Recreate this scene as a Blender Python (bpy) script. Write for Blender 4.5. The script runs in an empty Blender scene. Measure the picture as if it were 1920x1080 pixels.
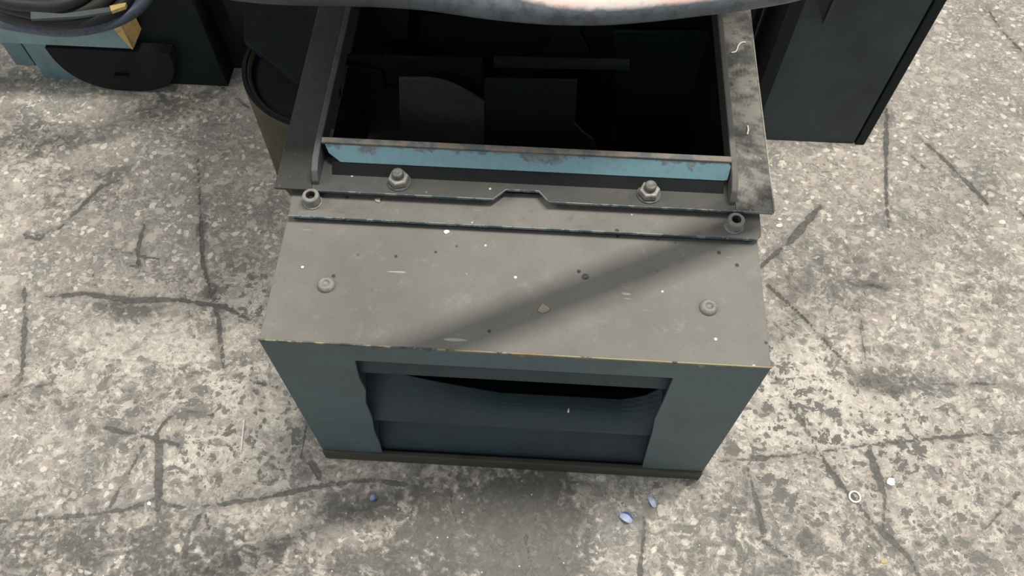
import bpy, bmesh, math, random
import numpy as np
from mathutils import Vector, Matrix
S = bpy.context.scene
COL = S.collection
R = math.radians

# ------------------------------------------------------------------ camera
cam_d = bpy.data.cameras.new('camera')
cam = bpy.data.objects.new('camera', cam_d)
COL.objects.link(cam)
S.camera = cam
FPX = 1542.93
cam_d.sensor_width = 36.0
cam_d.lens = FPX / 1920 * 36.0
cam_d.clip_start = 0.01
CL = Vector((0.01575, -0.34697, 1.07441))
CR = Vector((0.99831337, 0.05787079, 0.00462407)).normalized()
CF = Vector((-0.02508308, 0.50178801, -0.86462687)).normalized()
CU = CR.cross(CF).normalized()
m = Matrix((CR, CU, -CF)).transposed().to_4x4()
m.translation = CL
cam.matrix_world = m

def on(px, py, ax, v):
    """point of the plane axis=v seen at photo position px,py"""
    d = CF * FPX + CR * (px - 960) - CU * (py - 540)
    return CL + d * ((v - CL[ax]) / d[ax])

# ------------------------------------------------------------------ light
S.view_settings.view_transform = 'Standard'
S.view_settings.look = 'None'
S.view_settings.gamma = 1.0
S.view_settings.exposure = -0.06
S.view_settings.use_curve_mapping = False
wd = bpy.data.worlds.new('world'); S.world = wd; wd.use_nodes = True
bg = wd.node_tree.nodes['Background']
bg.inputs[0].default_value = (0.86, 0.93, 1.0, 1)
bg.inputs[1].default_value = 0.33

def area(name, loc, target, sx, sy, power, colr, along=None):
    d = bpy.data.lights.new(name, 'AREA'); d.shape = 'RECTANGLE'
    d.size = sx; d.size_y = sy; d.energy = power; d.color = colr
    o = bpy.data.objects.new(name, d); COL.objects.link(o)
    z = (Vector(loc) - Vector(target)).normalized()
    x = Vector(along or (1, 0, 0)); x = (x - z * x.dot(z)).normalized()
    y = z.cross(x)
    mm = Matrix((x, y, z)).transposed().to_4x4(); mm.translation = Vector(loc)
    o.matrix_world = mm
    return o
LDIR = Vector((0.22, 0.14, 1.0))
BAND = Vector((0.267, 0.136, 0.0)).normalized()
area('ceiling_tube_light', Vector((0.05, 0.07, 0.35)) + LDIR * 2.6, (0.05, 0.07, 0.35), 1.2, 0.11, 88, (1.0, 0.95, 0.885), BAND)
area('hall_light_right', (3.2, 1.0, 2.9), (0.2, 0.4, 0.0), 1.6, 1.0, 46, (1.0, 0.95, 0.87))
area('hall_light_left', (-2.6, 0.2, 2.9), (-0.6, 0.4, 0.0), 1.6, 1.0, 46, (1.0, 0.95, 0.88))
area('fill_light_front', (-1.0, -2.8, 2.8), (0.0, 0.3, 0.2), 1.6, 0.6, 16, (0.90, 0.96, 1.0))  # added fill lamp, softens the shade from the front left

# ------------------------------------------------------------------ node helpers
class NT:
    def __init__(s, name):
        s.m = bpy.data.materials.new(name); s.m.use_nodes = True
        s.t = s.m.node_tree; s.n = s.t.nodes; s.l = s.t.links
        s.b = s.n['Principled BSDF']
        s.co = s.n.new('ShaderNodeTexCoord').outputs['Object']
    def put(s, sock, v):
        if v is None: return
        if isinstance(v, bpy.types.NodeSocket): s.l.new(v, sock)
        elif isinstance(v, (tuple, list)) and len(v) == 3 and sock.type == 'RGBA': sock.default_value = (*v, 1)
        else: sock.default_value = v
    def mapping(s, scale=(1, 1, 1), rot=(0, 0, 0), loc=(0, 0, 0), v=None):
        k = s.n.new('ShaderNodeMapping'); s.l.new(v or s.co, k.inputs[0])
        k.inputs['Scale'].default_value = scale; k.inputs['Rotation'].default_value = rot; k.inputs['Location'].default_value = loc
        return k.outputs[0]
    def noise(s, scale, detail=4, rough=.6, v=None, dist=0, out=0):
        k = s.n.new('ShaderNodeTexNoise'); s.l.new(v or s.co, k.inputs['Vector'])
        k.inputs['Scale'].default_value = scale; k.inputs['Detail'].default_value = detail
        k.inputs['Roughness'].default_value = rough; k.inputs['Distortion'].default_value = dist
        return k.outputs[out]
    def voro(s, scale, feature='F1', out='Distance', v=None, rnd=1.0):
        k = s.n.new('ShaderNodeTexVoronoi'); k.feature = feature; s.l.new(v or s.co, k.inputs['Vector'])
        k.inputs['Scale'].default_value = scale; k.inputs['Randomness'].default_value = rnd
        return k.outputs[out]
    def math(s, op, a, b=None, c=None, clamp=False):
        k = s.n.new('ShaderNodeMath'); k.operation = op; k.use_clamp = clamp
        for i, v in enumerate((a, b, c)): s.put(k.inputs[i], v)
        return k.outputs[0]
    def ramp(s, v, a, b, lo=0.0, hi=1.0, smooth=True):
        k = s.n.new('ShaderNodeMapRange'); k.interpolation_type = 'SMOOTHSTEP' if smooth else 'LINEAR'
        s.put(k.inputs[0], v)
        for i, q in zip((1, 2, 3, 4), (a, b, lo, hi)): s.put(k.inputs[i], q)
        return k.outputs[0]
    def mix(s, f, a, b, mode='MIX'):
        k = s.n.new('ShaderNodeMix'); k.data_type = 'RGBA'; k.blend_type = mode
        s.put(k.inputs[0], f); s.put(k.inputs[6], a); s.put(k.inputs[7], b)
        return k.outputs[2]
    def sep(s, v, i):
        k = s.n.new('ShaderNodeSeparateXYZ'); s.l.new(v, k.inputs[0]); return k.outputs[i]
    def attr(s, name):
        k = s.n.new('ShaderNodeAttribute'); k.attribute_name = name; return k.outputs['Fac']
    def bump(s, h, strength=.5, dist=.002, n=None):
        k = s.n.new('ShaderNodeBump'); s.put(k.inputs['Height'], h)
        k.inputs['Strength'].default_value = strength; k.inputs['Distance'].default_value = dist
        if n is not None: s.l.new(n, k.inputs['Normal'])
        return k.outputs[0]
    def done(s, col, rough=.7, metal=0.0, normal=None, spec=.5):
        s.put(s.b.inputs['Base Color'], col); s.put(s.b.inputs['Roughness'], rough); s.put(s.b.inputs['Metallic'], metal)
        s.b.inputs['Specular IOR Level'].default_value = spec
        if normal is not None: s.l.new(normal, s.b.inputs['Normal'])
        return s.m

def paint(name, col, grime=(.03, .03, .028), amount=.45, scale=14, rough=.55, chip=None, chipamt=.0, speck=0.0):
    s = NT(name)
    n1 = s.noise(scale, 6, .65); n2 = s.noise(scale * 9, 4, .6)
    g = s.ramp(n1, .62 - amount * .35, .75, 0, 1)
    c = s.mix(s.math('MULTIPLY', g, amount, clamp=True), col, grime)
    c = s.mix(s.ramp(n2, .45, .8, 0, .35), c, tuple(x * .6 for x in col))
    if chip:
        k = s.ramp(s.noise(scale * 2.2, 7, .7), .62 - chipamt * .2, .64 - chipamt * .2, 0, 1)
        c = s.mix(k, c, chip)
    if speck:
        d = s.voro(130); k = s.ramp(d, .06, .10, speck, 0)
        c = s.mix(k, c, (.55, .54, .5))
    return s.done(c, rough, 0, s.bump(n2, .25, .001), .15 if max(col) < .05 else .4)

def dusty(name, base=(.20, .192, .172), under=(.12, .135, .13)):
    s = NT(name)
    n1 = s.noise(5, 7, .62); n2 = s.noise(45, 5, .7); n3 = s.noise(220, 3, .6)
    c = s.mix(s.ramp(n1, .3, .72, 0, .8), base, tuple(x * .62 for x in base))
    c = s.mix(s.ramp(n2, .5, .8, 0, .45), c, under)
    c = s.mix(s.ramp(n2, .25, .45, .5, 0), c, tuple(x * 1.35 for x in base))
    c = s.mix(s.ramp(n3, .62, .8, 0, .5), c, (.07, .07, .065))
    # sparse pale flecks and dark crumbs
    v = s.voro(60); cc = s.voro(60, out='Color'); pick = s.sep(cc, 0)
    c = s.mix(s.math('MULTIPLY', s.ramp(v, .07, .12, 1, 0), s.math('GREATER_THAN', pick, .82)), c, (.62, .60, .54))
    v = s.voro(48, v=s.mapping(loc=(3, 1, 2))); cc = s.voro(48, out='Color', v=s.mapping(loc=(3, 1, 2)))
    c = s.mix(s.math('MULTIPLY', s.ramp(v, .07, .14, 1, 0), s.math('GREATER_THAN', s.sep(cc, 0), .80)), c, (.05, .05, .045))
    # short pale scratches
    mp = s.mapping((14, 150, 1), (0, 0, R(-18)))
    sc = s.ramp(s.noise(1.0, 1, .5, v=mp), .76, .78, 0, .5)
    c = s.mix(sc, c, (.5, .48, .42))
    return s.done(c, .78, 0, s.bump(s.math('ADD', n2, n3), .35, .0008), .3)

PAINT = paint('blue_green_grimy_paint', (.088, .138, .152), (.056, .070, .064), .5, 9, .5, speck=0.0)
def lip_paint():
    s = NT('light_blue_lip_paint'); n = s.noise(26, 7, .68); n2 = s.noise(150, 4, .6)
    c = s.mix(s.ramp(n2, .42, .75, 0, .5), (.185, .325, .37), (.14, .245, .28))
    # paint scuffed to grey along the upper fold
    k = s.math('SUBTRACT', s.math('MULTIPLY', s.math('SUBTRACT', n, .5), 1.5), s.ramp(s.sep(s.co, 2), .020, .040, .34, -.06, smooth=False))
    c = s.mix(s.ramp(k, -.02, .02, 0, .9), c, s.mix(s.ramp(n2, .4, .6), (.125, .14, .155), (.20, .22, .22)))
    return s.done(c, .45, 0, s.bump(n2, .25, .001))
PAINT_L = lip_paint()
PAINT_EDGE = paint('plate_edge_paint', (.085, .125, .135), (.04, .05, .05), .6, 30, .5, chip=(.22, .25, .24), chipamt=.6)
PAINT_BAR = paint('pale_teal_paint', (.20, .32, .35), (.11, .15, .15), .5, 16, .4)
PAINT_D = paint('dark_green_paint_and_shade', (.013, .020, .022), (.005, .007, .009), .6, 8, .55)  # also paints the shaded part of the cabinet front
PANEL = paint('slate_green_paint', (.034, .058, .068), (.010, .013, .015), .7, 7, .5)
BLACK = paint('black_grime_and_shade', (.012, .014, .015), (.004, .004, .005), .6, 20, .7)  # real grime, also used for painted shade in gaps
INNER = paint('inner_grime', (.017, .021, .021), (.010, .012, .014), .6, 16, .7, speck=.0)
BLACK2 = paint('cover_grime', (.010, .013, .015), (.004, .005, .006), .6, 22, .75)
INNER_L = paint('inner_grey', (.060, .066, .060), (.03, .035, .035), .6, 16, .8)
LOUVER = paint('shaded_louver_paint', (.044, .066, .076), (.018, .022, .034), .6, 10, .6)  # front paint darkened for the shade inside the opening
DUST = dusty('dusty_top')
DUST_RAIL = dusty('dusty_rail', (.185, .178, .158), (.05, .055, .052))
def mottled_rail():
    s = NT('mottled_rail'); n1 = s.noise(28, 7, .7); n2 = s.noise(110, 5, .7); n3 = s.noise(9, 3)
    c = s.mix(s.ramp(n1, .40, .60), (.245, .235, .205), (.085, .084, .076))
    c = s.mix(s.ramp(n2, .50, .68, 0, .7), c, (.04, .043, .04))
    c = s.mix(s.ramp(n2, .42, .30, 0, .6), c, (.34, .33, .29))
    c = s.mix(s.ramp(n3, .50, .62, 0, .45), c, (.05, .052, .048))
    return s.done(c, .8, 0, s.bump(n2, .4, .001), .3)
RAIL_M = mottled_rail()
DUST_SHADE_FLANGE = dusty('dusty_shaded_flange', (.088, .086, .078), (.04, .045, .045))  # dusty, base kept dark to paint in the shade on the flange
OIL = paint('brown_grime', (.07, .068, .052), (.03, .03, .024), .6, 25, .6)
OLIVE = paint('olive_grime', (.065, .058, .032), (.028, .026, .018), .6, 22, .6)
RIM = None

def metal(name, col, rough=.45, met=.6):
    s = NT(name)
    n = s.noise(160, 4, .6)
    return s.done(s.mix(s.ramp(n, .4, .75, 0, .7), col, tuple(x * .45 for x in col)), rough, met, s.bump(n, .3, .0005))
STEEL = metal('dull_steel', (.34, .33, .29), .5, .4)
DARKSTEEL = metal('dark_steel', (.10, .105, .10), .55, .35)
SCREW = metal('dusty_screw', (.25, .245, .22), .6, .15)
EDGE = metal('bare_edge', (.42, .40, .34), .5, .3)
PLAIN = {}
def plain(name, col, rough=.6):
    if name in PLAIN: return PLAIN[name]
    s = NT(name); n = s.noise(90, 3)
    PLAIN[name] = s.done(s.mix(s.ramp(n, .35, .7, 0, .5), col, tuple(x * .7 for x in col)), rough)
    return PLAIN[name]

# ------------------------------------------------------------------ object helpers
def link(o): COL.objects.link(o); return o
def thing(name, label, cat, loc=(0, 0, 0), group=None):
    o = link(bpy.data.objects.new(name, None)); o.location = loc; o.empty_display_size = .03
    o['label'] = label; o['category'] = cat
    if group: o['group'] = group
    return o
def tag(o, label, cat, group=None, kind=None):
    o['label'] = label; o['category'] = cat
    if group: o['group'] = group
    if kind: o['kind'] = kind
    return o
def root_loc(p):
    v = Vector((0, 0, 0))
    while p is not None: v += p.location; p = p.parent
    return v
def obj(name, bm, mat, parent=None, origin=None, smooth=False, bevel=0.0, label=None, seg=2):
    me = bpy.data.meshes.new(name)
    off = root_loc(parent) + (Vector(origin) if origin is not None and parent is None else Vector((0, 0, 0)))
    bmesh.ops.translate(bm, verts=bm.verts, vec=-off)
    bmesh.ops.recalc_face_normals(bm, faces=bm.faces)
    bm.to_mesh(me); bm.free()
    o = link(bpy.data.objects.new(name, me))
    if parent is not None: o.parent = parent
    elif origin is not None: o.location = origin
    for mt in (mat if isinstance(mat, (list, tuple)) else [mat]): me.materials.append(mt)
    if smooth:
        for p in me.polygons: p.use_smooth = True
    if bevel:
        b = o.modifiers.new('bevel', 'BEVEL'); b.width = bevel; b.segments = seg; b.limit_method = 'ANGLE'
    if label: o['label'] = label
    return o
def box(bm, x0, x1, y0, y1, z0, z1):
    vs = [bm.verts.new((x, y, z)) for z in (z0, z1) for y in (y0, y1) for x in (x0, x1)]
    for f in ((0, 2, 3, 1), (4, 5, 7, 6), (0, 1, 5, 4), (2, 6, 7, 3), (0, 4, 6, 2), (1, 3, 7, 5)):
        bm.faces.new([vs[i] for i in f])
    return bm
def nb(): return bmesh.new()
def BX(*a): return box(nb(), *a)
def prism(pts, vec, bm=None):
    """closed outline swept by vec"""
    bm = bm or nb(); vec = Vector(vec)
    a = [bm.verts.new(p) for p in pts]; b = [bm.verts.new(Vector(p) + vec) for p in pts]
    n = len(a)
    bm.faces.new(a); bm.faces.new(b[::-1])
    for i in range(n): bm.faces.new((a[i], b[i], b[(i + 1) % n], a[(i + 1) % n]))
    return bm
def lathe(prof, center, seg=32, bm=None, hexa=False):
    bm = bm or nb(); c = Vector(center); rings = []
    for r, z in prof:
        if r < 1e-6: rings.append([bm.verts.new(c + Vector((0, 0, z)))])
        else: rings.append([bm.verts.new(c + Vector((r * math.cos(2 * math.pi * i / seg), r * math.sin(2 * math.pi * i / seg), z))) for i in range(seg)])
    for a, b in zip(rings, rings[1:]):
        for i in range(seg):
            j = (i + 1) % seg
            if len(a) == 1 and len(b) == 1: continue
            if len(a) == 1: bm.faces.new((a[0], b[i], b[j]))
            elif len(b) == 1: bm.faces.new((a[i], a[j], b[0]))
            else: bm.faces.new((a[i], a[j], b[j], b[i]))
    return bm
def tube(pts, r, seg=12, bm=None, cap=True):
    bm = bm or nb(); pts = [Vector(p) for p in pts]; rings = []
    up = Vector((0, 0, 1)); prev = None
    for i, p in enumerate(pts):
        t = (pts[min(i + 1, len(pts) - 1)] - pts[max(i - 1, 0)]).normalized()
        if prev is None:
            x = t.cross(up) if abs(t.dot(up)) < .95 else t.cross(Vector((1, 0, 0)))
        else: x = prev - t * prev.dot(t)
        x.normalize(); prev = x; y = t.cross(x)
        rr = r[i] if isinstance(r, (list, tuple)) else r
        rings.append([bm.verts.new(p + (x * math.cos(2 * math.pi * k / seg) + y * math.sin(2 * math.pi * k / seg)) * rr) for k in range(seg)])
    for a, b in zip(rings, rings[1:]):
        for k in range(seg): bm.faces.new((a[k], a[(k + 1) % seg], b[(k + 1) % seg], b[k]))
    if cap: bm.faces.new(rings[0][::-1]); bm.faces.new(rings[-1])
    return bm
def spline(ctrl, n=8):
    c = [Vector(p) for p in ctrl]; c = [c[0] * 2 - c[1]] + c + [c[-1] * 2 - c[-2]]; out = []
    for i in range(1, len(c) - 2):
        for k in range(n):
            t = k / n; p0, p1, p2, p3 = c[i - 1:i + 3]
            out.append(.5 * ((2 * p1) + (p2 - p0) * t + (2 * p0 - 5 * p1 + 4 * p2 - p3) * t * t + (3 * p1 - p0 - 3 * p2 + p3) * t ** 3))
    out.append(c[-2]); return out

# ------------------------------------------------------------------ floor
def axis_coords(lo, hi, a, b, step, coarse):
    v = list(np.arange(lo, a, coarse)) + list(np.arange(a, b, step)) + list(np.arange(b, hi + coarse, coarse))
    return np.array(v)
XS = axis_coords(-2.0, 2.0, -1.06, 0.98, .004, .06)
YS = axis_coords(-1.2, 2.2, -0.22, 1.02, .004, .06)
GX, GY = np.meshgrid(XS, YS)
def segdist(poly):
    """signed distance to a px polyline [(px,py,width_px)...] lying on the floor, minus half its width"""
    best = np.full(GX.shape, 1.0)
    P = []
    for px, py, w in poly:
        q = on(px, py, 2, 0.0); P.append((q.x, q.y, w * .00038))
    for (x0, y0, w0), (x1, y1, w1) in zip(P, P[1:]):
        dx, dy = x1 - x0, y1 - y0; L = dx * dx + dy * dy + 1e-12
        t = np.clip(((GX - x0) * dx + (GY - y0) * dy) / L, 0, 1)
        d = np.hypot(GX - x0 - t * dx, GY - y0 - t * dy) - (w0 + (w1 - w0) * t)
        best = np.minimum(best, d)
    return best
def blobs(lst):
    """soft patches (px, py, rx_px, ry_px, strength)"""
    out = np.zeros(GX.shape)
    for px, py, rx, ry, s_ in lst:
        c = on(px, py, 2, 0); ex = on(px + rx, py, 2, 0); ey = on(px, py - ry, 2, 0)
        ax, ay = ex.x - c.x, ey.y - c.y
        d = ((GX - c.x) / ax) ** 2 + ((GY - c.y) / ay) ** 2
        out = np.maximum(out, s_ * np.exp(-d ** 1.6))
    return out
CRACKS = [  # deep dark cracks and grooves traced where they run over the floor
    [(-40, 978, 5), (60, 976, 4), (170, 966, 5), (240, 955, 6), (285, 938, 8), (335, 952, 6), (420, 945, 6), (500, 933, 5), (560, 920, 7), (620, 908, 5), (700, 900, 7), (760, 908, 9)],
    [(295, 955, 12), (297, 890, 13), (299, 835, 13), (292, 818, 8), (305, 795, 9), (330, 773, 5)],
    [(195, 802, 4), (235, 812, 6), (285, 820, 6), (342, 838, 4)],
    [(45, 540, 6), (47, 600, 9), (42, 690, 8), (38, 720, 4)],
    [(85, 557, 4), (160, 550, 9), (240, 563, 12), (330, 562, 8), (420, 575, 9), (480, 605, 7), (500, 612, 7)],
    [(1350, 865, 5), (1440, 858, 7), (1530, 848, 6), (1620, 835, 7), (1700, 828, 6), (1800, 817, 5), (1930, 810, 6)],
    [(1450, 700, 4), (1480, 755, 7), (1520, 820, 8), (1555, 880, 9), (1590, 925, 6), (1640, 985, 10), (1700, 1040, 9), (1730, 1090, 8)],
    [(1630, 850, 14), (1645, 890, 15), (1660, 930, 9), (1655, 990, 5)],
    [(1426, 500, 8), (1470, 462, 8), (1485, 450, 16), (1515, 412, 13), (1538, 387, 6)],
    [(1662, 205, 7), (1661, 300, 7), (1662, 380, 7), (1666, 428, 6)],
    [(1715, 253, 5), (1760, 290, 8), (1800, 330, 9), (1850, 380, 7)],
    [(1690, 275, 4), (1735, 318, 8)],
    [(1655, 725, 5), (1625, 690, 4), (1618, 640, 3), (1610, 560, 4)],
    [(1440, 535, 4), (1500, 590, 6), (1560, 655, 5), (1600, 690, 4)],
    [(270, 420, 5), (258, 470, 7), (262, 520, 4)],
    [(45, 440, 5), (75, 450, 9), (95, 430, 6)],
    [(372, 300, 5), (376, 400, 7), (382, 500, 5), (410, 600, 6), (420, 690, 4)],
    [(0, 460, 3), (110, 430, 4), (160, 380, 6), (190, 350, 10), (230, 335, 4)],
    [(205, 475, 4), (225, 490, 6), (255, 502, 5)],
    [(-20, 752, 3), (60, 728, 4), (120, 712, 4)],
    [(560, 900, 3), (570, 830, 5), (575, 790, 3)],
    [(205, 952, 3), (240, 890, 4), (270, 835, 3)],
    [(375, 965, 6), (352, 1005, 7), (346, 1045, 8)],
    [(1402, 880, 4), (1418, 940, 8), (1432, 1000, 5)],
    [(1210, 960, 4), (1205, 1020, 6), (1198, 1090, 6)],
    [(520, 725, 6), (470, 715, 4)],
    [(1300, 905, 3), (1330, 960, 3)],
    [(1840, 0, 3), (1880, 60, 3), (1930, 110, 3)],
    [(330, 115, 3), (420, 165, 4), (470, 205, 3)],
    [(1000, 1090, 3), (985, 1000, 3)],
    [(585, 868, 10), (600, 895, 8)],
    [(1745, 720, 3), (1900, 720, 3)],
]
rng = random.Random(11)
for k in range(26):   # faint random scuff grooves
    x, y = rng.uniform(0, 1920), rng.uniform(200, 1060); a = rng.choice([.2, .5, 1.0, 1.25, 1.5, 2.4]) + rng.uniform(-.15, .15); L = rng.uniform(40, 150)
    CRACKS.append([(x, y, 1.0), (x + math.cos(a) * L * .5, y + math.sin(a) * L * .5, 2.2), (x + math.cos(a) * L, y + math.sin(a) * L, 1.0)])
crack = np.full(GX.shape, .05)
for c_ in CRACKS: crack = np.minimum(crack, segdist(c_))
grime = blobs([(980, 1010, 125, 130, 1.45), (890, 1000, 215, 130, .95), (700, 945, 160, 45, .75), (1000, 900, 110, 60, .8), (1660, 715, 90, 26, .75), (1840, 730, 60, 20, .3), (240, 575, 90, 30, .7),  # patches before the box and along the bottom stand for cast shade
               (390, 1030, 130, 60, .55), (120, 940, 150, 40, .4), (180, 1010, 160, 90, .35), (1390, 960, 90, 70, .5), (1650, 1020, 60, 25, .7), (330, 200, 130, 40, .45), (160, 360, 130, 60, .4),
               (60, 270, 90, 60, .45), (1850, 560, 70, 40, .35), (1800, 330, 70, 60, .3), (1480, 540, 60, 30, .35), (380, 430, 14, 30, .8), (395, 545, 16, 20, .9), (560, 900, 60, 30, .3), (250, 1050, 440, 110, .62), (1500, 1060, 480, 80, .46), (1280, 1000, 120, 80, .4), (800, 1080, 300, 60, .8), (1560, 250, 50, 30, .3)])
cream = blobs([(300, 640, 190, 70, .95), (440, 560, 90, 60, .7), (520, 760, 70, 60, .8), (400, 860, 160, 60, .7), (460, 720, 90, 70, .8), (1520, 700, 110, 130, 1.0), (1590, 790, 160, 70, .9), (1420, 800, 60, 60, .9),
               (1480, 600, 60, 60, .7), (100, 700, 60, 40, .6), (1240, 920, 60, 25, .7), (1180, 1000, 60, 60, .3), (640, 1000, 50, 30, .3), (1750, 120, 150, 120, .15), (1850, 620, 60, 40, .4)])
pits = blobs([(1600, 860, 420, 260, 1.0), (1400, 700, 120, 150, 1.0), (420, 800, 330, 140, .9), (450, 560, 130, 80, .8), (1800, 560, 160, 110, .55), (1800, 1000, 200, 120, .9), (120, 720, 150, 80, .7), (1560, 520, 160, 90, .6)])

def grid_mesh(name):
    ny, nx = GX.shape
    me = bpy.data.meshes.new(name)
    co = np.stack([GX.ravel(), GY.ravel(), np.zeros(GX.size)], 1).astype(np.float32)
    i = np.arange((ny - 1) * (nx - 1)); r_, c_ = i // (nx - 1), i % (nx - 1); v0 = r_ * nx + c_
    quads = np.stack([v0, v0 + 1, v0 + nx + 1, v0 + nx], 1).astype(np.int32)
    me.vertices.add(len(co)); me.vertices.foreach_set('co', co.ravel())
    me.loops.add(quads.size); me.loops.foreach_set('vertex_index', quads.ravel())
    me.polygons.add(len(quads)); me.polygons.foreach_set('loop_start', (np.arange(len(quads)) * 4).astype(np.int32))
    me.polygons.foreach_set('loop_total', np.full(len(quads), 4, np.int32))
    me.update(calc_edges=True)
    for nm, arr in (('crack', crack), ('grime', grime), ('cream', cream), ('pits', pits)):  # grime attribute also holds the painted shade patches
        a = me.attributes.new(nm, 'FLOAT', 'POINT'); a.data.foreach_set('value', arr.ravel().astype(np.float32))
    return me

def floor_material():
    s = NT('worn_aggregate_concrete')
    warp = s.noise(18, 4, .6, out=1)
    k = s.n.new('ShaderNodeVectorMath'); k.operation = 'MULTIPLY_ADD'
    s.l.new(warp, k.inputs[0]); k.inputs[1].default_value = (.03, .03, 0); s.l.new(s.co, k.inputs[2]); W = k.outputs[0]
    Wm = s.mapping((1, 1.1, 1), (0, 0, R(12)), v=W)
    grime_shade_a, cream_a, pits_a, crack_a = (s.attr(x) for x in ('grime', 'cream', 'pits', 'crack'))
    big = s.noise(4.5, 6, .62); mid = s.noise(22, 6, .65, v=W); fine = s.noise(85, 5, .65, v=Wm); vfine = s.noise(330, 3, .6)
    # ground colour
    ffine = s.noise(170, 5, .7, v=Wm)
    c = s.mix(s.ramp(big, .35, .68), (.505, .452, .39), (.355, .325, .29))
    c = s.mix(s.ramp(mid, .52, .60, 0, .6), c, (.31, .295, .265))
    c = s.mix(s.ramp(fine, .52, .58, 0, .6), c, (.23, .22, .20))
    c = s.mix(s.ramp(fine, .45, .40, 0, .7), c, (.66, .61, .51))
    c = s.mix(s.ramp(ffine, .54, .64, 0, .55), c, (.17, .165, .15))
    c = s.mix(s.ramp(ffine, .44, .36, 0, .5), c, (.72, .67, .57))
    # embedded stone chips
    def chips(scale, lo, hi, pick_th, colr, mask=None, seed=(0, 0, 0), f=.9, wob=1.1):
        mp = s.mapping((1, 1.12, 1), (0, 0, R(18)), seed, v=W)
        d = s.voro(scale, v=mp); cc = s.voro(scale, out='Color', v=mp)
        sz = s.math('MULTIPLY_ADD', s.sep(cc, 1), hi - lo, lo)
        dn = s.math('ADD', d, s.math('MULTIPLY', s.math('SUBTRACT', fine, .5), wob))
        dn = s.math('ADD', dn, s.math('MULTIPLY', s.math('SUBTRACT', ffine, .5), wob * .6))
        inside = s.ramp(s.math('SUBTRACT', dn, sz), -.02, .05, 1, 0)
        pk = s.math('GREATER_THAN', s.sep(cc, 0), pick_th)
        q = s.math('MULTIPLY', s.math('MULTIPLY', inside, pk), f)
        if mask is not None: q = s.math('MULTIPLY', q, mask)
        nonlocal c
        c = s.mix(q, c, colr); return q
    np_ = s.math('SUBTRACT', 1.0, s.math('MULTIPLY', pits_a, .75))
    chips(46, .22, .50, .50, (.60, .545, .47), seed=(1, 2, 0), f=.8, wob=.6)
    chips(70, .22, .46, .60, (.27, .255, .23), seed=(21, 2, 0), f=.7, wob=.7)
    chips(60, .18, .44, .62, (.44, .37, .325), seed=(4, 7, 0), f=.75, wob=.6)
    chips(85, .18, .42, .62, (.80, .75, .63), seed=(9, 3, 0), f=.9, wob=.6, mask=np_)
    # grey cement smears
    sm = s.ramp(s.math('ADD', s.noise(9, 6, .68, v=Wm), s.math('MULTIPLY', s.math('SUBTRACT', fine, .5), .6)), .56, .61, 0, .7)
    c = s.mix(sm, c, s.mix(s.ramp(ffine, .4, .6), (.29, .28, .255), (.20, .197, .18)))
    # pale cement skin left in patches
    cm = s.math('ADD', s.math('MULTIPLY', cream_a, .27), s.math('MULTIPLY', s.math('SUBTRACT', mid, .5), 1.1))
    cm = s.math('ADD', cm, s.math('MULTIPLY', s.math('SUBTRACT', fine, .5), 1.7))
    cmask = s.ramp(cm, .17, .21, 0, .92)
    ccol = s.mix(s.ramp(ffine, .38, .6), (.82, .76, .66), (.56, .515, .44))
    c = s.mix(cmask, c, ccol)
    # pits
    pm = s.math('ADD', .2, s.math('MULTIPLY', pits_a, .8))
    p1 = chips(44, .12, .44, .38, (.15, .144, .13), mask=pm, seed=(12, 5, 0), f=.95, wob=1.6)
    p2 = chips(95, .18, .44, .42, (.17, .163, .148), mask=pm, seed=(3, 15, 0), f=.9, wob=1.4)
    p3 = chips(22, .06, .25, .60, (.185, .178, .165), mask=pm, seed=(31, 5, 0), f=.85, wob=1.6)
    # broad grime, plus painted shade before the box and along the bottom
    gm = s.ramp(s.math('ADD', grime_shade_a, s.math('ADD', s.math('MULTIPLY', s.math('SUBTRACT', mid, .5), 1.9), s.math('MULTIPLY', s.math('SUBTRACT', fine, .5), 1.8))), .18, .85, 0, 1)
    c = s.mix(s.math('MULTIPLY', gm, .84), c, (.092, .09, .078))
    # bright crumbs
    d = s.voro(95, v=s.mapping(loc=(5, 5, 0))); cc = s.voro(95, out='Color', v=s.mapping(loc=(5, 5, 0)))
    c = s.mix(s.math('MULTIPLY', s.ramp(d, .07, .12, 1, 0), s.math('GREATER_THAN', s.sep(cc, 2), .95)), c, (.66, .64, .58))
    # cracks
    cd = s.math('ADD', crack_a, s.math('MULTIPLY', s.math('SUBTRACT', s.noise(120, 4, .7), .5), .008))
    cd = s.math('ADD', cd, s.math('MULTIPLY', s.math('SUBTRACT', mid, .5), .016))
    ck = s.ramp(cd, -.0012, .0007, 1, 0)
    ckv = s.ramp(s.noise(30, 3, .6), .35, .6, .78, .96)
    dirt = s.ramp(cd, 0.0, .010, .32, 0)
    c = s.mix(dirt, c, (.17, .165, .15))
    c = s.mix(s.math('MULTIPLY', ck, ckv), c, s.mix(s.ramp(ffine, .4, .6), (.14, .137, .122), (.10, .098, .088)))
    c = s.mix(s.ramp(vfine, .58, .75, 0, .3), c, (.15, .145, .13))
    h = s.math('SUBTRACT', s.math('MULTIPLY', fine, .5), s.math('MULTIPLY', ck, 1.4))
    h = s.math('SUBTRACT', h, s.math('MULTIPLY', s.math('MAXIMUM', p1, p3), .8))
    h = s.math('ADD', h, s.math('MULTIPLY', cmask, .3))
    rough = s.ramp(gm, 0, 1, .8, .55)
    return s.done(c, rough, 0, s.bump(h, .55, .0022), .35)
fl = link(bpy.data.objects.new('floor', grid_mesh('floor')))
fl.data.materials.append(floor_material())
fl['kind'] = 'structure'

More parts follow.
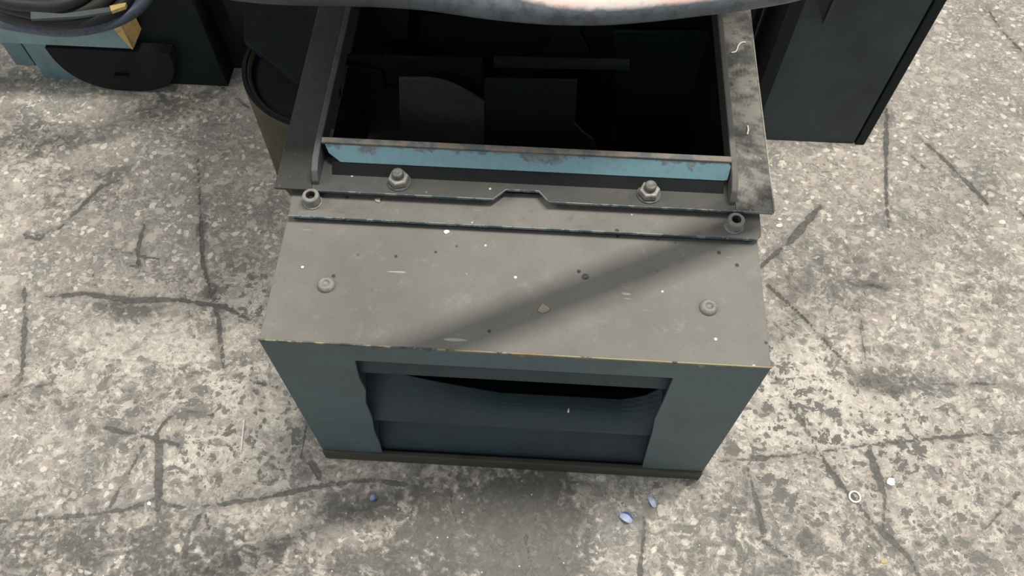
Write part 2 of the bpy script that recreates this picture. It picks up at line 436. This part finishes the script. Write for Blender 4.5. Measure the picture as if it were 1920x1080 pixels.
# ------------------------------------------------------------------ ventilated steel box
H = .3504
vb = thing('ventilated_steel_box', 'low blue-green steel box with dusty top and louvered front opening', 'machine housing', (0, .07, 0))
obj('top_panel', BX(-.25, .25, 0.0, .214, H - .003, H), DUST, vb, bevel=.0012, label='dusty grey top panel')
# front panel with opening, slightly ragged cut edges
bm = nb()
def quadplate(bm, pts, t):
    prism([(x, 0, z) for x, z in pts], (0, t, 0), bm)
OL = [(-.161, .313), (-.1635, .27), (-.1615, .235), (-.167, .20), (-.1665, .15), (-.170, .11), (-.1695, .06), (-.171, .026)]
ORt = [(.162, .313), (.162, .25), (.161, .20), (.165, .15), (.1665, .11), (.1685, .07), (.171, .026)]
quadplate(bm, [(-.25, .026), (-.25, .3472), (-.161, .3472)] + OL, .003)
quadplate(bm, [(.25, .026), (.171, .026)] + ORt[::-1][1:] + [(.162, .3472), (.25, .3472)], .003)
quadplate(bm, [(-.161, .313), (.162, .313), (.162, .3472), (-.161, .3472)], .003)
obj('front_panel', bm, PAINT, vb)
def edge_mat():
    s = NT('chipped_front_edge'); n = s.noise(55, 6, .7); n2 = s.noise(14, 4, .6)
    k = s.math('ADD', n, s.math('MULTIPLY', s.sep(s.co, 0), .45))
    c = s.mix(s.ramp(k, .42, .50), (.060, .085, .088), (.30, .27, .15))
    c = s.mix(s.ramp(n2, .5, .62, 0, .8), c, (.25, .155, .07))
    c = s.mix(s.ramp(n, .35, .42, .8, 0), c, (.03, .028, .024))
    return s.done(c, .7)
bm = nb(); n_ = 120; rr_ = random.Random(3)
prof_ = []
for i in range(n_ + 1):
    x = -.2502 + .5004 * i / n_
    prof_.append((x, H - .0016 - abs(rr_.gauss(0, .0009)) - (.006 if rr_.random() < .04 and x > -.05 else 0)))
top_ = [(x, -.0007, H + .0003) for x, z in prof_]; bot_ = [(x, -.0007, z) for x, z in prof_]
prism(top_ + bot_[::-1], (0, .0012, 0), bm)
obj('worn_front_edge', bm, edge_mat(), vb, label='chipped yellowish front edge of the top')
obj('side_panel', BX(-.25, -.247, .003, .214, .0, H - .003), PAINT, vb)
obj('side_panel', BX(.247, .25, .003, .214, .0, H - .003), PAINT, vb)
obj('back_panel', BX(-.247, .247, .211, .214, .0, H - .003), BLACK, vb)
obj('inner_liner', BX(-.246, .246, .10, .104, .005, H - .006), BLACK, vb)
bm = BX(-.2505, .2505, -.0035, .0045, 0, .026)
obj('base_flange', bm, OIL, vb, bevel=.002, label='grime-brown bottom flange')
# reveals inside the opening (left and right cheeks)
bm = BX(-.180, -.1735, .004, .06, .026, .32); obj('opening_cheek', bm, LOUVER, vb)
bm = BX(.1735, .180, .004, .06, .026, .32); obj('opening_cheek', bm, LOUVER, vb)
def louver(y_top, z_top, y_bot, z_bot, sag=0.0, lip=.004, x0=-.173, x1=.173):
    bm = nb(); n = 24; rows = []
    for i in range(n + 1):
        u = i / n; x = x0 + (x1 - x0) * u
        s_ = sag * min(1, (max(0, u - .10) / .35)) ** .8 * min(1, ((1 - u) / .12)) ** .5 if sag else 0
        prof = []
        for j in range(9):
            t = j / 8
            y = y_top + (y_bot - y_top) * t - .004 * math.sin(math.pi * t)
            z = (z_top - s_) * (1 - t) + z_bot * t + .006 * math.sin(math.pi * t)
            prof.append((y, z))
        prof.append((y_bot - .001, z_bot - lip)); prof.append((y_bot + .002, z_bot - lip))
        prof += [(y + .003, z - .003) for y, z in prof[8::-1]]
        rows.append([bm.verts.new((x, y, z)) for y, z in prof])
    k = len(rows[0])
    for a, b in zip(rows, rows[1:]):
        for j in range(k): bm.faces.new((a[j], a[(j + 1) % k], b[(j + 1) % k], b[j]))
    bm.faces.new(rows[0][::-1]); bm.faces.new(rows[-1])
    return bm
obj('louver_blade', louver(.032, .306, .010, .268), LOUVER, vb, smooth=False)
obj('louver_blade', louver(.043, .192, .010, .126, sag=.044), LOUVER, vb)
obj('louver_blade', louver(.040, .078, .008, .020), LOUVER, vb)
def button_screw(x, y, z, parent, r=.0092):
    o = obj('button_screw', lathe([(r, 0), (r, .0015), (r * .92, .0035), (r * .7, .0052), (r * .42, .0058), (r * .40, .0035), (0, .0035)], (x, y, z), 28), SCREW, parent, smooth=True)
    return o
b1 = button_screw(-.194, .065, H, vb); b2 = button_screw(.193, .062, H, vb)
obj('rivet', lathe([(.0032, 0), (.0030, .0014), (.0015, .0022), (0, .0024)], (.069, .091, H), 16), DARKSTEEL, vb, smooth=True)
# adapter plate with two socket head screws
zp = H + .0062
pl = obj('mounting_plate', prism([(-.246, .142, zp), (.247, .142, zp), (.2515, .147, zp), (.253, .212, zp), (-.250, .212, zp)], (0, 0, .0038)), [DUST_RAIL], vb, bevel=.0008, label='grey mounting plate along the back of the top')
obj('plate_edge', BX(-.2462, .2472, .1412, .1424, zp + .0004, zp + .0036), PAINT_EDGE, pl, label='blue-green painted plate edge')
obj('plate_shade_strip', BX(-.243, .244, .1448, .1495, H, zp), BLACK, vb)  # black strip put in for the shade under the plate
for x, y in ((-.223, .160), (.223, .156)):
    obj('spacer', lathe([(0, 0), (.008, 0), (.008, .0062), (0, .0062)], (x, y, H), 20), DARKSTEEL, vb)
    zs = zp + .0038
    sc_ = obj('socket_screw', lathe([(0, .0), (.0102, .0), (.0102, .0016), (.0090, .0018), (.0090, .0125), (.0082, .0136), (.0050, .0136)], (x, y, zs), 32), SCREW, vb, smooth=False, bevel=.0004)
    hx = nb(); top = []
    lathe([(.0051, .0137), (.0044, .0130), (.0038, .0070), (0, .0066)], (x, y, zs), 6, hx)
    obj('hex_recess', hx, plain('socket_dirt', (.025, .024, .022), .8), sc_)

# ------------------------------------------------------------------ duct frame over the box
ZF = .3725
df = thing('flanged_duct_frame', 'dusty flanged duct frame with light blue lip and dark inner plates behind the box', 'machine frame', (0, .30, ZF - .012))
pts = [(-.2238, .168), (-.031, .168), (-.018, .1815), (.017, .1815), (.028, .168), (.2238, .168), (.2238, .222), (-.2238, .222)]
obj('front_flange', prism([(x, y, ZF - .0035) for x, y in pts], (0, 0, .0035)), DUST_SHADE_FLANGE, df, bevel=.0007)
pts2 = [(-.222, .1672), (-.0312, .1672), (-.018, .1805), (.017, .1805), (.0282, .1672), (.2622, .1672), (.2622, .1684), (.0286, .1684), (.0172, .1816), (-.0182, .1816), (-.0316, .1684), (-.222, .1684)]
obj('flange_edge', prism([(x, y, ZF - .0031) for x, y in pts2], (0, 0, .0028)), PAINT_EDGE, df, label='worn blue-green flange edge')
obj('flange_shade_strip', BX(-.246, .247, .1850, .1890, zp + .0038, ZF - .0035), BLACK, df)  # black strip standing for the shade beneath the flange
obj('flange_spacer', BX(-.15, -.11, .19, .21, zp + .0038, ZF - .0035), BLACK, df)
obj('flange_spacer', BX(.11, .15, .19, .21, zp + .0038, ZF - .0035), BLACK, df)
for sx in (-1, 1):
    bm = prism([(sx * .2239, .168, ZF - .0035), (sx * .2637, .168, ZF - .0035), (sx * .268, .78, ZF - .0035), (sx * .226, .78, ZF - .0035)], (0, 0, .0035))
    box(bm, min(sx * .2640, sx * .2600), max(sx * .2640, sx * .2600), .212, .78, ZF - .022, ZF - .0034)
    obj('side_rail', bm, RAIL_M if sx > 0 else paint('painted_shade_rail', (.050, .050, .045), (.02, .021, .02), .5, 30, .75, speck=.2), df, bevel=.0012)  # left rail colour darkened to paint in the table's shade
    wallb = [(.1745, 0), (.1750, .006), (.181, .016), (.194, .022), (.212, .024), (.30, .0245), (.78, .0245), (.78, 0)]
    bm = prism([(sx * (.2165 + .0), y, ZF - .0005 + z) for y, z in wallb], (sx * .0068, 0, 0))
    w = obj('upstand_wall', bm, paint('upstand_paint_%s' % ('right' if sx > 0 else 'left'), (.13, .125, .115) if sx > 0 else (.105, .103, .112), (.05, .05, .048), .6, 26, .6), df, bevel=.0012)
# bare bright worn edges of the right rail
obj('worn_edge', tube(spline([(.2239, .178, ZF + .0002), (.2243, .25, ZF + .0004), (.2248, .36, ZF + .0004), (.2256, .5, ZF + .0004)], 6), [.0007] * 19, 6), EDGE, df, label='bare metal line along the right rail')
obj('worn_edge', tube([(.2638, .170, ZF), (.2638, .30, ZF), (.2638, .42, ZF)], .0009, 6), EDGE, df, label='bare outer edge of the right rail')
# light blue tilted lip with clipped corners
def lippt(x, t, off=0.0):  # t 0 top .. 1 bottom on the tilted face
    return Vector((x, .2095 - .0105 * t + off * .8, .4005 - .0190 * t - off * .5))
o_ = [(-.2120, 0), (.2130, 0), (.2160, .25), (.2150, .95), (.2105, 1.0), (-.196, 1.0), (-.2080, .55)]
bm = prism([lippt(x, t) for x, t in o_], (0, .0022, -.0012))
obj('blue_lip', bm, PAINT_L, df, bevel=.0006, label='light blue chipped lip across the duct front')
s_ = NT('rusty_lip_top'); n_ = s_.noise(60, 5)
RUST = s_.done(s_.mix(s_.ramp(n_, .42, .6), (.21, .175, .14), (.10, .115, .115)), .75)
bm = prism([(-.2145, .2085, .3990), (-.2145, .2085, .4020), (-.2145, .2138, .4040), (-.2145, .2150, .4022)], (.430, 0, 0))
obj('lip_top_edge', bm, RUST, df, bevel=.0006, label='rusty brown top edge of the lip')
bm = BX(-.2155, .2155, .2125, .2150, .250, .4022)
obj('front_wall', bm, INNER, df)
obj('lip_shade_strip', prism([(-.205, .2000, .3812), (-.205, .1885, ZF - .0003), (-.205, .2030, ZF - .0003)], (.417, 0, 0)), BLACK, df)  # black wedge drawn in for the lip's cast shade
# hex nuts on studs
for x, y, tilt in ((-.132, .1835, .3), (.133, .1835, .1)):
    bm = nb(); c_ = Vector((x, y, ZF))
    nut = obj('hex_bolt', lathe([(0, 0), (.0128, 0), (.0128, .0015), (0, .0015)], c_, 32), DARKSTEEL, df, bevel=.0003)
    bm = lathe([(0, .0015), (.0108, .0015), (.0112, .0030), (.0112, .0085), (.0098, .0100), (0, .0100)], (0, 0, 0), 6)
    bmesh.ops.rotate(bm, verts=bm.verts, cent=(0, 0, 0), matrix=Matrix.Rotation(tilt, 3, 'Z')); bmesh.ops.translate(bm, verts=bm.verts, vec=c_)
    obj('nut', bm, STEEL, nut, bevel=.0006)
    obj('stud_end', lathe([(0, .0100), (.0062, .0100), (.0064, .0155), (.0055, .0172), (.0040, .0176), (0, .0170)], c_, 24), metal('stud_grime', (.17, .165, .15), .6, .3) if 'stud_grime' not in bpy.data.materials else bpy.data.materials['stud_grime'], nut, smooth=False)

# ------------------------------------------------------------------ machine base behind, seen through the duct frame
mb = df
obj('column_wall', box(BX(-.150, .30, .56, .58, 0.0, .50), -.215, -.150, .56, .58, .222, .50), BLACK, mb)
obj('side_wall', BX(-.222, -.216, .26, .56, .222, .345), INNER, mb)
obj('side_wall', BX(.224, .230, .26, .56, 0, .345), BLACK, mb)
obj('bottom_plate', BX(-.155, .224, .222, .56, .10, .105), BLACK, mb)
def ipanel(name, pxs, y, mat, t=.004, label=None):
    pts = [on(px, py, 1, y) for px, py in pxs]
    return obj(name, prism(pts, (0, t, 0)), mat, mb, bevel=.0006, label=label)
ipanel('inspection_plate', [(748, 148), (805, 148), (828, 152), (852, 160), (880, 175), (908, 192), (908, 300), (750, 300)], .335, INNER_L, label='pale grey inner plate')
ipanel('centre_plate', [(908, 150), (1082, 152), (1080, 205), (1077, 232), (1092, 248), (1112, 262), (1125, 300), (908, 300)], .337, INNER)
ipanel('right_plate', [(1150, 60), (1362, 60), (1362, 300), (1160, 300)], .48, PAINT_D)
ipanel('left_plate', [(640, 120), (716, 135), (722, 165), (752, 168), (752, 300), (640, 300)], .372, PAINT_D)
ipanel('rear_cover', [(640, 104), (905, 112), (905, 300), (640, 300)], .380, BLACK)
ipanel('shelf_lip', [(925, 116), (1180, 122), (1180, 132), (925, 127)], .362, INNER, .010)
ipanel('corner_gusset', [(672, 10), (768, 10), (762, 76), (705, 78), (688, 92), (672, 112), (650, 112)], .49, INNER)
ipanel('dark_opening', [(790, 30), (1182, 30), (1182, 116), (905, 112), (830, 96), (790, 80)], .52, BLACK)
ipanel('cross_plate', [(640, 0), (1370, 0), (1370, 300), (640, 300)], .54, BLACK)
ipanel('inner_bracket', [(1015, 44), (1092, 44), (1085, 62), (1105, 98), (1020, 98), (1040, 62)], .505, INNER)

# ------------------------------------------------------------------ round pedestal leg at the left of the frame
pd = thing('round_pedestal', 'dark round pedestal with olive side standing left behind the frame', 'pedestal', (-.295, .525, 0))
C_ = (-.295, .525, 0)
obj('pedestal_body', lathe([(0, 0), (.131, 0), (.130, .03), (.129, .196), (.126, .200), (.120, .200), (.116, .196), (.114, .178), (0, .176)], C_, 72), OLIVE, pd, smooth=False, bevel=.001, label='olive grimy round side')
obj('pedestal_top', lathe([(0, .1805), (.1215, .1805), (.1235, .2012), (.1285, .2012), (.1285, .2025), (.1225, .2030), (.1195, .188), (0, .187)], C_, 72), BLACK2, pd)
obj('pedestal_column', BX(-.40, -.24, .66, .80, .0, .20), BLACK, pd)
pz = [on(px, py, 2, .204) for px, py in [(461, 84), (468, 92), (560, 168), (640, 168), (640, -60), (464, -60)]]
bm = prism(pz, (0, 0, .012))
obj('cover_plate', bm, BLACK2, pd, bevel=.0015)

# ------------------------------------------------------------------ right machine post
rp = thing('machine_post', 'tall slate green steel post standing behind the frame on the right', 'machine post', (.457, .78, 0))
obj('front_panel', BX(.3535, .5425, .592, .597, 0, .62), PANEL, rp, bevel=.001)
obj('corner_strip', BX(.5445, .5605, .590, .605, 0, .62), PAINT_D, rp, bevel=.002)
obj('left_strip', BX(.3535, .372, .5900, .5917, 0, .62), PAINT_D, rp)
obj('post_body', BX(.356, .560, .605, 1.0, 0, .62), PAINT_D, rp)
obj('seam_filler', BX(.540, .548, .597, .605, 0, .62), BLACK, rp)
tri = [on(1528, -25, 1, .5915), on(1543, 38, 1, .5915), on(1572, -25, 1, .5915)]
obj('triangular_slot', prism(tri, (0, -.0012, 0)), plain('red_brown_grime', (.018, .012, .011), .7), rp, label='dark red-brown triangular slot')
tri = [on(1541, 43, 1, .590), on(1545, 36, 1, .590), on(1572, -25, 1, .590), on(1580, -25, 1, .590), on(1549, 42, 1, .590)]
obj('slot_edge', prism(tri, (0, -.003, 0)), INNER_L, rp, bevel=.0004, label='pale grey edge beside the slot')
obj('side_web', BX(.300, .3535, .70, .705, 0, .62), BLACK, rp)

# ------------------------------------------------------------------ left cabinet
cb = thing('floor_cabinet', 'dark floor cabinet, front pale teal at left and painted in shade elsewhere, behind the blue rail', 'cabinet', (-.70, .85, 0))
obj('cabinet_body', BX(-.862, -.537, .662, 1.60, 0, .55), BLACK, cb)
obj('side_tank', BX(-.537, -.512, .70, 1.6, 0, .55), BLACK, cb)
obj('lit_front', BX(-.8640, -.760, .655, .662, 0, .55), PAINT_BAR, cb, bevel=.001, label='pale teal lit left of the cabinet front')
obj('shaded_front', BX(-.758, -.5370, .655, .662, 0.0, .55), PAINT_D, cb, bevel=.001)  # dark colour paints the overhead machine's shade on the cabinet front

# round dark motor in front of it
mt = thing('round_motor', 'dark round motor body in front of the floor cabinet, under the blue rail', 'motor', (-.70, .62, 0))
def ycyl(cx, cz, rx, rz, y0, y1, seg=48):
    bm = nb(); pts = []
    for i in range(seg):
        a = 2 * math.pi * i / seg
        ca, sa = math.cos(a), math.sin(a)
        pts.append((cx + rx * math.copysign(abs(ca) ** .8, ca), y0, min(cz + rz * math.copysign(abs(sa) ** .8, sa), cz - .004 + i * 1e-5)))
    return prism(pts, (0, y1 - y0, 0), bm)
obj('motor_body', ycyl(-.705, .100, .104, .098, .632, .654), plain('dull_black_rubber', (.011, .0105, .012), .95), mt, bevel=.004, seg=3)
obj('motor_shaft', ycyl(-.70, .05, .012, .010, .625, .634), BLACK, mt, bevel=.001)

# ------------------------------------------------------------------ blue rail with worn yellow end
br = thing('blue_guard_rail', 'pale blue square rail with worn yellow end in front of the cabinet', 'rail', (-.80, .60, 0))
y_ = .605
zt, zb = .158, .114
e0 = on(0, 45, 1, y_)
P = lambda px, py: on(px, py, 1, y_)
bot_r = P(249, 92); bot_l = P(-60, 84)
z0r = bot_r.z
bm = BX(-1.05, bot_r.x, y_, y_ + .045, z0r, z0r + .052)
obj('rail_bar', bm, PAINT_BAR, br, bevel=.0015)
s_ = NT('worn_yellow_paint'); n_ = s_.noise(120, 5)
YEL = s_.done(s_.mix(s_.ramp(n_, .5, .62), (.62, .42, .13), (.36, .33, .25)), .6)
# angled worn end: wraps the front corner
xr = bot_r.x
fa = [(xr - .0165, .0520), (xr + .0008, .0520), (xr + .0008, .0000), (xr - .0015, 0.0), (xr - .0065, .016), (xr - .0105, .030)]
bm = prism([(x, y_ - .0008, z0r + z) for x, z in fa], (0, .0465, 0))
obj('worn_end', bm, YEL, br, label='chipped yellow end of the rail')
# legs of the rail
def leg(px0, px1, py, y, x_off=0):
    a = on(px0, py, 2, 0.0); b = on(px1, py, 2, 0.0)
    return a.x, b.x
obj('leg', BX(-.926, -.891, .683, .72, 0.0, z0r + .002), PAINT_BAR, br, bevel=.001)
obj('leg', BX(-1.04, -1.00, .606, .648, 0.0, z0r + .002), PAINT_BAR, br, bevel=.001)
obj('cross_tie', BX(-.926, -.895, .612, .684, z0r - .000, z0r + .03), PAINT_BAR, br)
# second rail further up
zq = .348
ur = thing('flat_strip', 'flat grey-teal strip with yellow tip lying across the coiled hoses', 'metal strip', tuple(on(200, 25, 2, zq)))
q = lambda L: [on(px, py, 2, zq) for px, py in L]
obj('strip_bar', prism(q([(60, 26), (120, 30), (208, 17), (210, 26), (150, 35), (60, 40)]), (0, 0, .004)), paint('muted_strip_paint', (.075, .09, .09), (.03, .035, .035), .6, 16, .6), ur, bevel=.0006)
obj('worn_end', prism(q([(208, 16), (239, 10), (237, 17), (211, 26)]), (0, 0, .0045)), YEL, ur, label='chipped yellow tip')

# ------------------------------------------------------------------ hose coil, upper left
def hose_arc(pxpts, z, r, name, mat, label, group=None, n=10):
    pts = [on(px, py, 2, z + dz) for px, py, dz in pxpts]
    o = obj(name, tube(spline(pts, n), r, 14), mat, None, origin=(pts[0].x, pts[0].y, 0), smooth=True)
    tag(o, label, 'hose', group); return o
HB = plain('shadow_caster_hose_rubber', (.018, .0175, .021), .55)
HB2 = plain('brown_black_rubber', (.024, .023, .020), .65)
HG = metal('blue_grey_hose', (.10, .125, .165), .5, .1)
Zc = .26
GC = 'hoses of the coil at the top left'
hose_arc([(-90, -28, 0), (-20, 32, 0), (60, 51, 0), (130, 56, 0), (200, 44, 0), (255, 16, 0), (287, -28, 0), (303, -90, 0)], Zc, .0095, 'coiled_hose', HG, 'blue-grey hose on the outside of the coil, top left', GC)
hose_arc([(-90, -52, .017), (-20, 14, .017), (50, 36, .018), (120, 42, .018), (180, 33, .017), (228, 8, .017), (256, -40, .017)], Zc, .0095, 'coiled_hose', HB, 'black hose just inside the blue-grey hose of the coil', GC)
hose_arc([(-90, -70, .035), (-20, -2, .035), (50, 21, .037), (110, 26, .037), (168, 14, .035), (208, -14, .035), (228, -60, .035)], Zc, .0095, 'coiled_hose', HB2, 'brownish black hose in the middle of the coil', GC)
hose_arc([(-60, -50, .053), (0, -2, .053), (60, 9, .055), (110, 8, .054), (160, -12, .053), (190, -50, .053)], Zc, .0095, 'coiled_hose', HB, 'innermost black hose of the coil at the top edge', GC)
hose_arc([(-60, 0, -.019), (0, 33, -.019), (70, 54, -.019), (120, 57, -.019), (170, 52, -.019), (215, 34, -.019)], Zc, .008, 'coiled_hose', HB, 'thin black hose lowest under the coil', GC)

# ------------------------------------------------------------------ rounded table edge on top
ring_px = [(300, -25), (490, 3), (690, 9), (790, 15), (850, 23), (920, 33), (1000, 41), (1065, 44), (1130, 44), (1190, 40), (1250, 34), (1310, 27), (1360, 21), (1420, 12), (1475, 2), (1550, -20)]
ZT = .57
s_ = NT('worn_pink_grey_shaded_paint')
nz = s_.noise(14, 6, .7); nf = s_.noise(70, 5, .65)
geo = s_.n.new('ShaderNodeNewGeometry')
c0 = s_.mix(s_.ramp(nz, .40, .62), (.74, .50, .43), (.66, .60, .54))
c0 = s_.mix(s_.ramp(nf, .52, .72, 0, .7), c0, (.30, .31, .33))
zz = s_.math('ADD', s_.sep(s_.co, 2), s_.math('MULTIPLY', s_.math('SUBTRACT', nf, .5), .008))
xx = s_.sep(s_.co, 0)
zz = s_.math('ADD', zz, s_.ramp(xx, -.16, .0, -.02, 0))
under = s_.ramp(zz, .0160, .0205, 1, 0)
c0 = s_.mix(under, c0, s_.mix(s_.ramp(nf, .4, .7), (.125, .145, .16), (.065, .072, .088)))  # lit top and shaded underside painted in by height
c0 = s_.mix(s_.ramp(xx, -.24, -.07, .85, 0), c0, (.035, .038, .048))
RIMM = s_.done(c0, .45, 0, s_.bump(nf, .3, .001))
RR = .0165
edge = []
for px, py in ring_px:
    # lower silhouette: push centre back by the radius along the view so that the tangent lands at px,py
    p = on(px, py, 2, ZT)
    dv = (p - CL).normalized(); side = dv.cross(CR).normalized()   # perpendicular in the vertical view plane
    if side.z < 0: side = -side
    edge.append(p + side * RR)
edge = spline(edge, 5)
for p in edge: p.z = ZT + RR * .6
tt = thing('rotary_table', 'large rounded table edge with worn pinkish grey paint across the top', 'machine table', (.05, .5, ZT))
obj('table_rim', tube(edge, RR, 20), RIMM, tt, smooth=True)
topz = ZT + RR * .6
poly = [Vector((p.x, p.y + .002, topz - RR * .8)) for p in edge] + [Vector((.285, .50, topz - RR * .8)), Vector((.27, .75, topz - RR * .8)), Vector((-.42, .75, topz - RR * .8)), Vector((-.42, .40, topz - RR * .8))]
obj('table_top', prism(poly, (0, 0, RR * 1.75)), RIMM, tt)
obj('table_column', BX(-.12, .10, .585, .68, 0, ZT - .005), BLACK, tt)

# ------------------------------------------------------------------ added hose-shaped shadow caster, unseen above the view; bent to throw the diagonal shadow
base = Vector((.05, .067, .35)) + LDIR * .47
ctrl = [base + BAND * 1.3 + Vector((0, .5, 1.6)), base + BAND * .75 + Vector((0, .2, .75)), base + BAND * .38 + Vector((0, .02, .13)), base + BAND * .15, base - BAND * .12,
        base - BAND * .27 + LDIR * .02, base - BAND * .36 + LDIR * .14, base - BAND * .40 + LDIR * .5, base - BAND * .42 + LDIR * 1.6]
hb = obj('shadow_caster_hose', tube(spline(ctrl, 10), .017, 14), HB, None, origin=tuple(ctrl[2]), smooth=True)
tag(hb, 'thick black hose added unseen overhead to cast the diagonal shadow on the box', 'hose')

# ------------------------------------------------------------------ litter
def shell(px, py, z, rx, ry, rot, name, label, colr, col2):
    c_ = on(px, py, 2, 0); bm = nb(); n = 10; A = []
    for i in range(n + 1):
        t = -1 + 2 * i / n; row = []
        for j in range(5):
            u = -1 + 2 * j / 4
            x = rx * t * (1 - .15 * abs(u)); y = ry * u * (1 - .35 * t * t)
            zz_ = .0045 * (1 - t * t) + .0025 * u + .001
            row.append(Vector((x, y, max(zz_, .0004))))
        A.append(row)
    rm = Matrix.Rotation(rot, 3, 'Z')
    V1 = [[bm.verts.new(rm @ p + Vector((c_.x, c_.y, z))) for p in r_] for r_ in A]
    for a, b in zip(V1, V1[1:]):
        for j in range(4):
            f = bm.faces.new((a[j], b[j], b[j + 1], a[j + 1])); f.material_index = 1 if j == 0 else 0
    o = obj(name, bm, [colr, col2], None, origin=(c_.x, c_.y, z), smooth=False)
    so = o.modifiers.new('solid', 'SOLIDIFY'); so.thickness = .0006
    return tag(o, label, 'plastic scrap', 'blue plastic scraps on the floor')
WB = plain('pale_blue_plastic', (.62, .70, .90), .35); DB = plain('deep_blue_plastic', (.10, .16, .45), .35)
shell(1174, 971, 0, .0090, .0068, R(150), 'plastic_scrap', 'curled white and blue plastic scrap on the floor, nearest the bottom edge', WB, DB)
shell(1223, 941, 0, .0085, .0052, R(115), 'plastic_scrap', 'pale blue plastic scrap on the floor just below the box corner', WB, plain('grey_blue_plastic', (.30, .38, .48), .4))
shell(701, 935, 0, .0050, .0036, R(20), 'plastic_scrap', 'tiny blue plastic scrap on dark floor, left of the painted shade patch', plain('dim_blue_plastic', (.30, .36, .50), .5), DB)
c_ = on(1602, 932, 2, 0)
o = obj('washer_ring', lathe([(.0055, .0004), (.0055, .0020), (.0062, .0024), (.0080, .0024), (.0086, .0020), (.0086, .0004), (.0055, .0004)], (c_.x, c_.y, 0), 32), metal('bright_washer', (.62, .60, .55), .35, .5), None, origin=(c_.x, c_.y, 0))
tag(o, 'small steel ring washer lying on the floor at the lower right', 'washer')
c_ = on(1421, 460 + 40, 2, 0)
def flake(px, py, zpl, r, name, label, colr, seed, cat='debris', thick=.0012, pl=2):
    rg = random.Random(seed); c_ = on(px, py, pl, zpl); n = 7; pts = []
    for i in range(n):
        a = 2 * math.pi * i / n; q = r * rg.uniform(.6, 1.15)
        pts.append((c_.x + q * math.cos(a), c_.y + q * .8 * math.sin(a), zpl + .0002))
    o = obj(name, prism(pts, (0, 0, thick)), colr, None, origin=(c_.x, c_.y, zpl))
    return tag(o, label, cat, {'paper_scrap': 'white scraps on the floor', 'paint_flake': 'pale flakes on the box'}.get(name))
WH = plain('white_scrap', (.85, .84, .78), .5); YW = plain('yellow_scrap', (.46, .38, .17), .5)
flake(1670, 904, 0, .0075, 'paper_scrap', 'white paper scrap on the floor beside the dark vertical groove', WH, 1)
flake(1460, 423, 0, .0055, 'paper_scrap', 'white crumb cluster on the floor right of the right socket screw', WH, 2)
flake(1461, 412, 0, .0040, 'paper_scrap', 'smaller white crumb above the white crumb cluster', WH, 12)
flake(1658, 1053, 0, .0055, 'brass_shaving', 'yellow brass shaving on the floor near the bottom right', YW, 3)
flake(280, 944, 0, .0040, 'paper_scrap', 'small white crumb in the crack junction at the lower left', WH, 4)
flake(838, 436, H, .0032, 'paint_flake', 'white flake on the box top just in front of the mounting plate', WH, 5)
flake(567, 502, H, .0020, 'paint_flake', 'tiny white dot on the box top above the left screw', WH, 6)
flake(1020, 580, H, .0080, 'dirt_clump', 'flat tan dirt clump on the box top inside the diagonal shadow', plain('tan_dirt', (.30, .27, .21), .9), 7, thick=.0009)
flake(708, 376, zp + .0038, .0040, 'paint_flake', 'tan curled flake on the mounting plate', plain('tan_flake', (.42, .38, .29), .8), 8)
flake(1421, 350, ZF, .0035, 'paint_flake', 'pale round crumb on the right rail near its front corner', plain('pale_crumb', (.45, .44, .40), .8), 9) if False else None
pts = [on(px, py, 2, ZF + .0012) for px, py in [(1371, 99), (1380, 96), (1384, 86), (1390, 80), (1398, 79)]]
o = obj('wire_shaving', tube(spline(pts, 6), .0009, 8), WH, None, origin=tuple(pts[0]), smooth=True); tag(o, 'white curled metal shaving lying on the right rail', 'metal shaving', 'thin metal shavings')
pts = [on(px, py, 2, ZF + .001) for px, py in [(1402, 236), (1403, 244), (1401, 252)]]
o = obj('wire_shaving', tube(pts, .0009, 8), WH, None, origin=tuple(pts[0])); tag(o, 'short white straight shaving halfway along the right rail', 'metal shaving', 'thin metal shavings')
c1 = on(1066, 764, 1, .018)
o = obj('wire_shaving', BX(c1.x - .0009, c1.x + .0009, .0135, .0155, c1.z - .0052, c1.z + .0030), WH, None, origin=(c1.x, .0145, c1.z - .004)); tag(o, 'short white shaving sticking to the middle louver blade', 'metal shaving', 'thin metal shavings')
pts = [on(px, py, 2, .0012) for px, py in [(458, 787), (455, 815), (452, 845)]]
o = obj('wire_shaving', tube(pts, .0011, 8), WH, None, origin=(pts[0].x, pts[0].y, 0)); tag(o, 'thin white straight shaving on the floor left of the box', 'metal shaving', 'thin metal shavings')
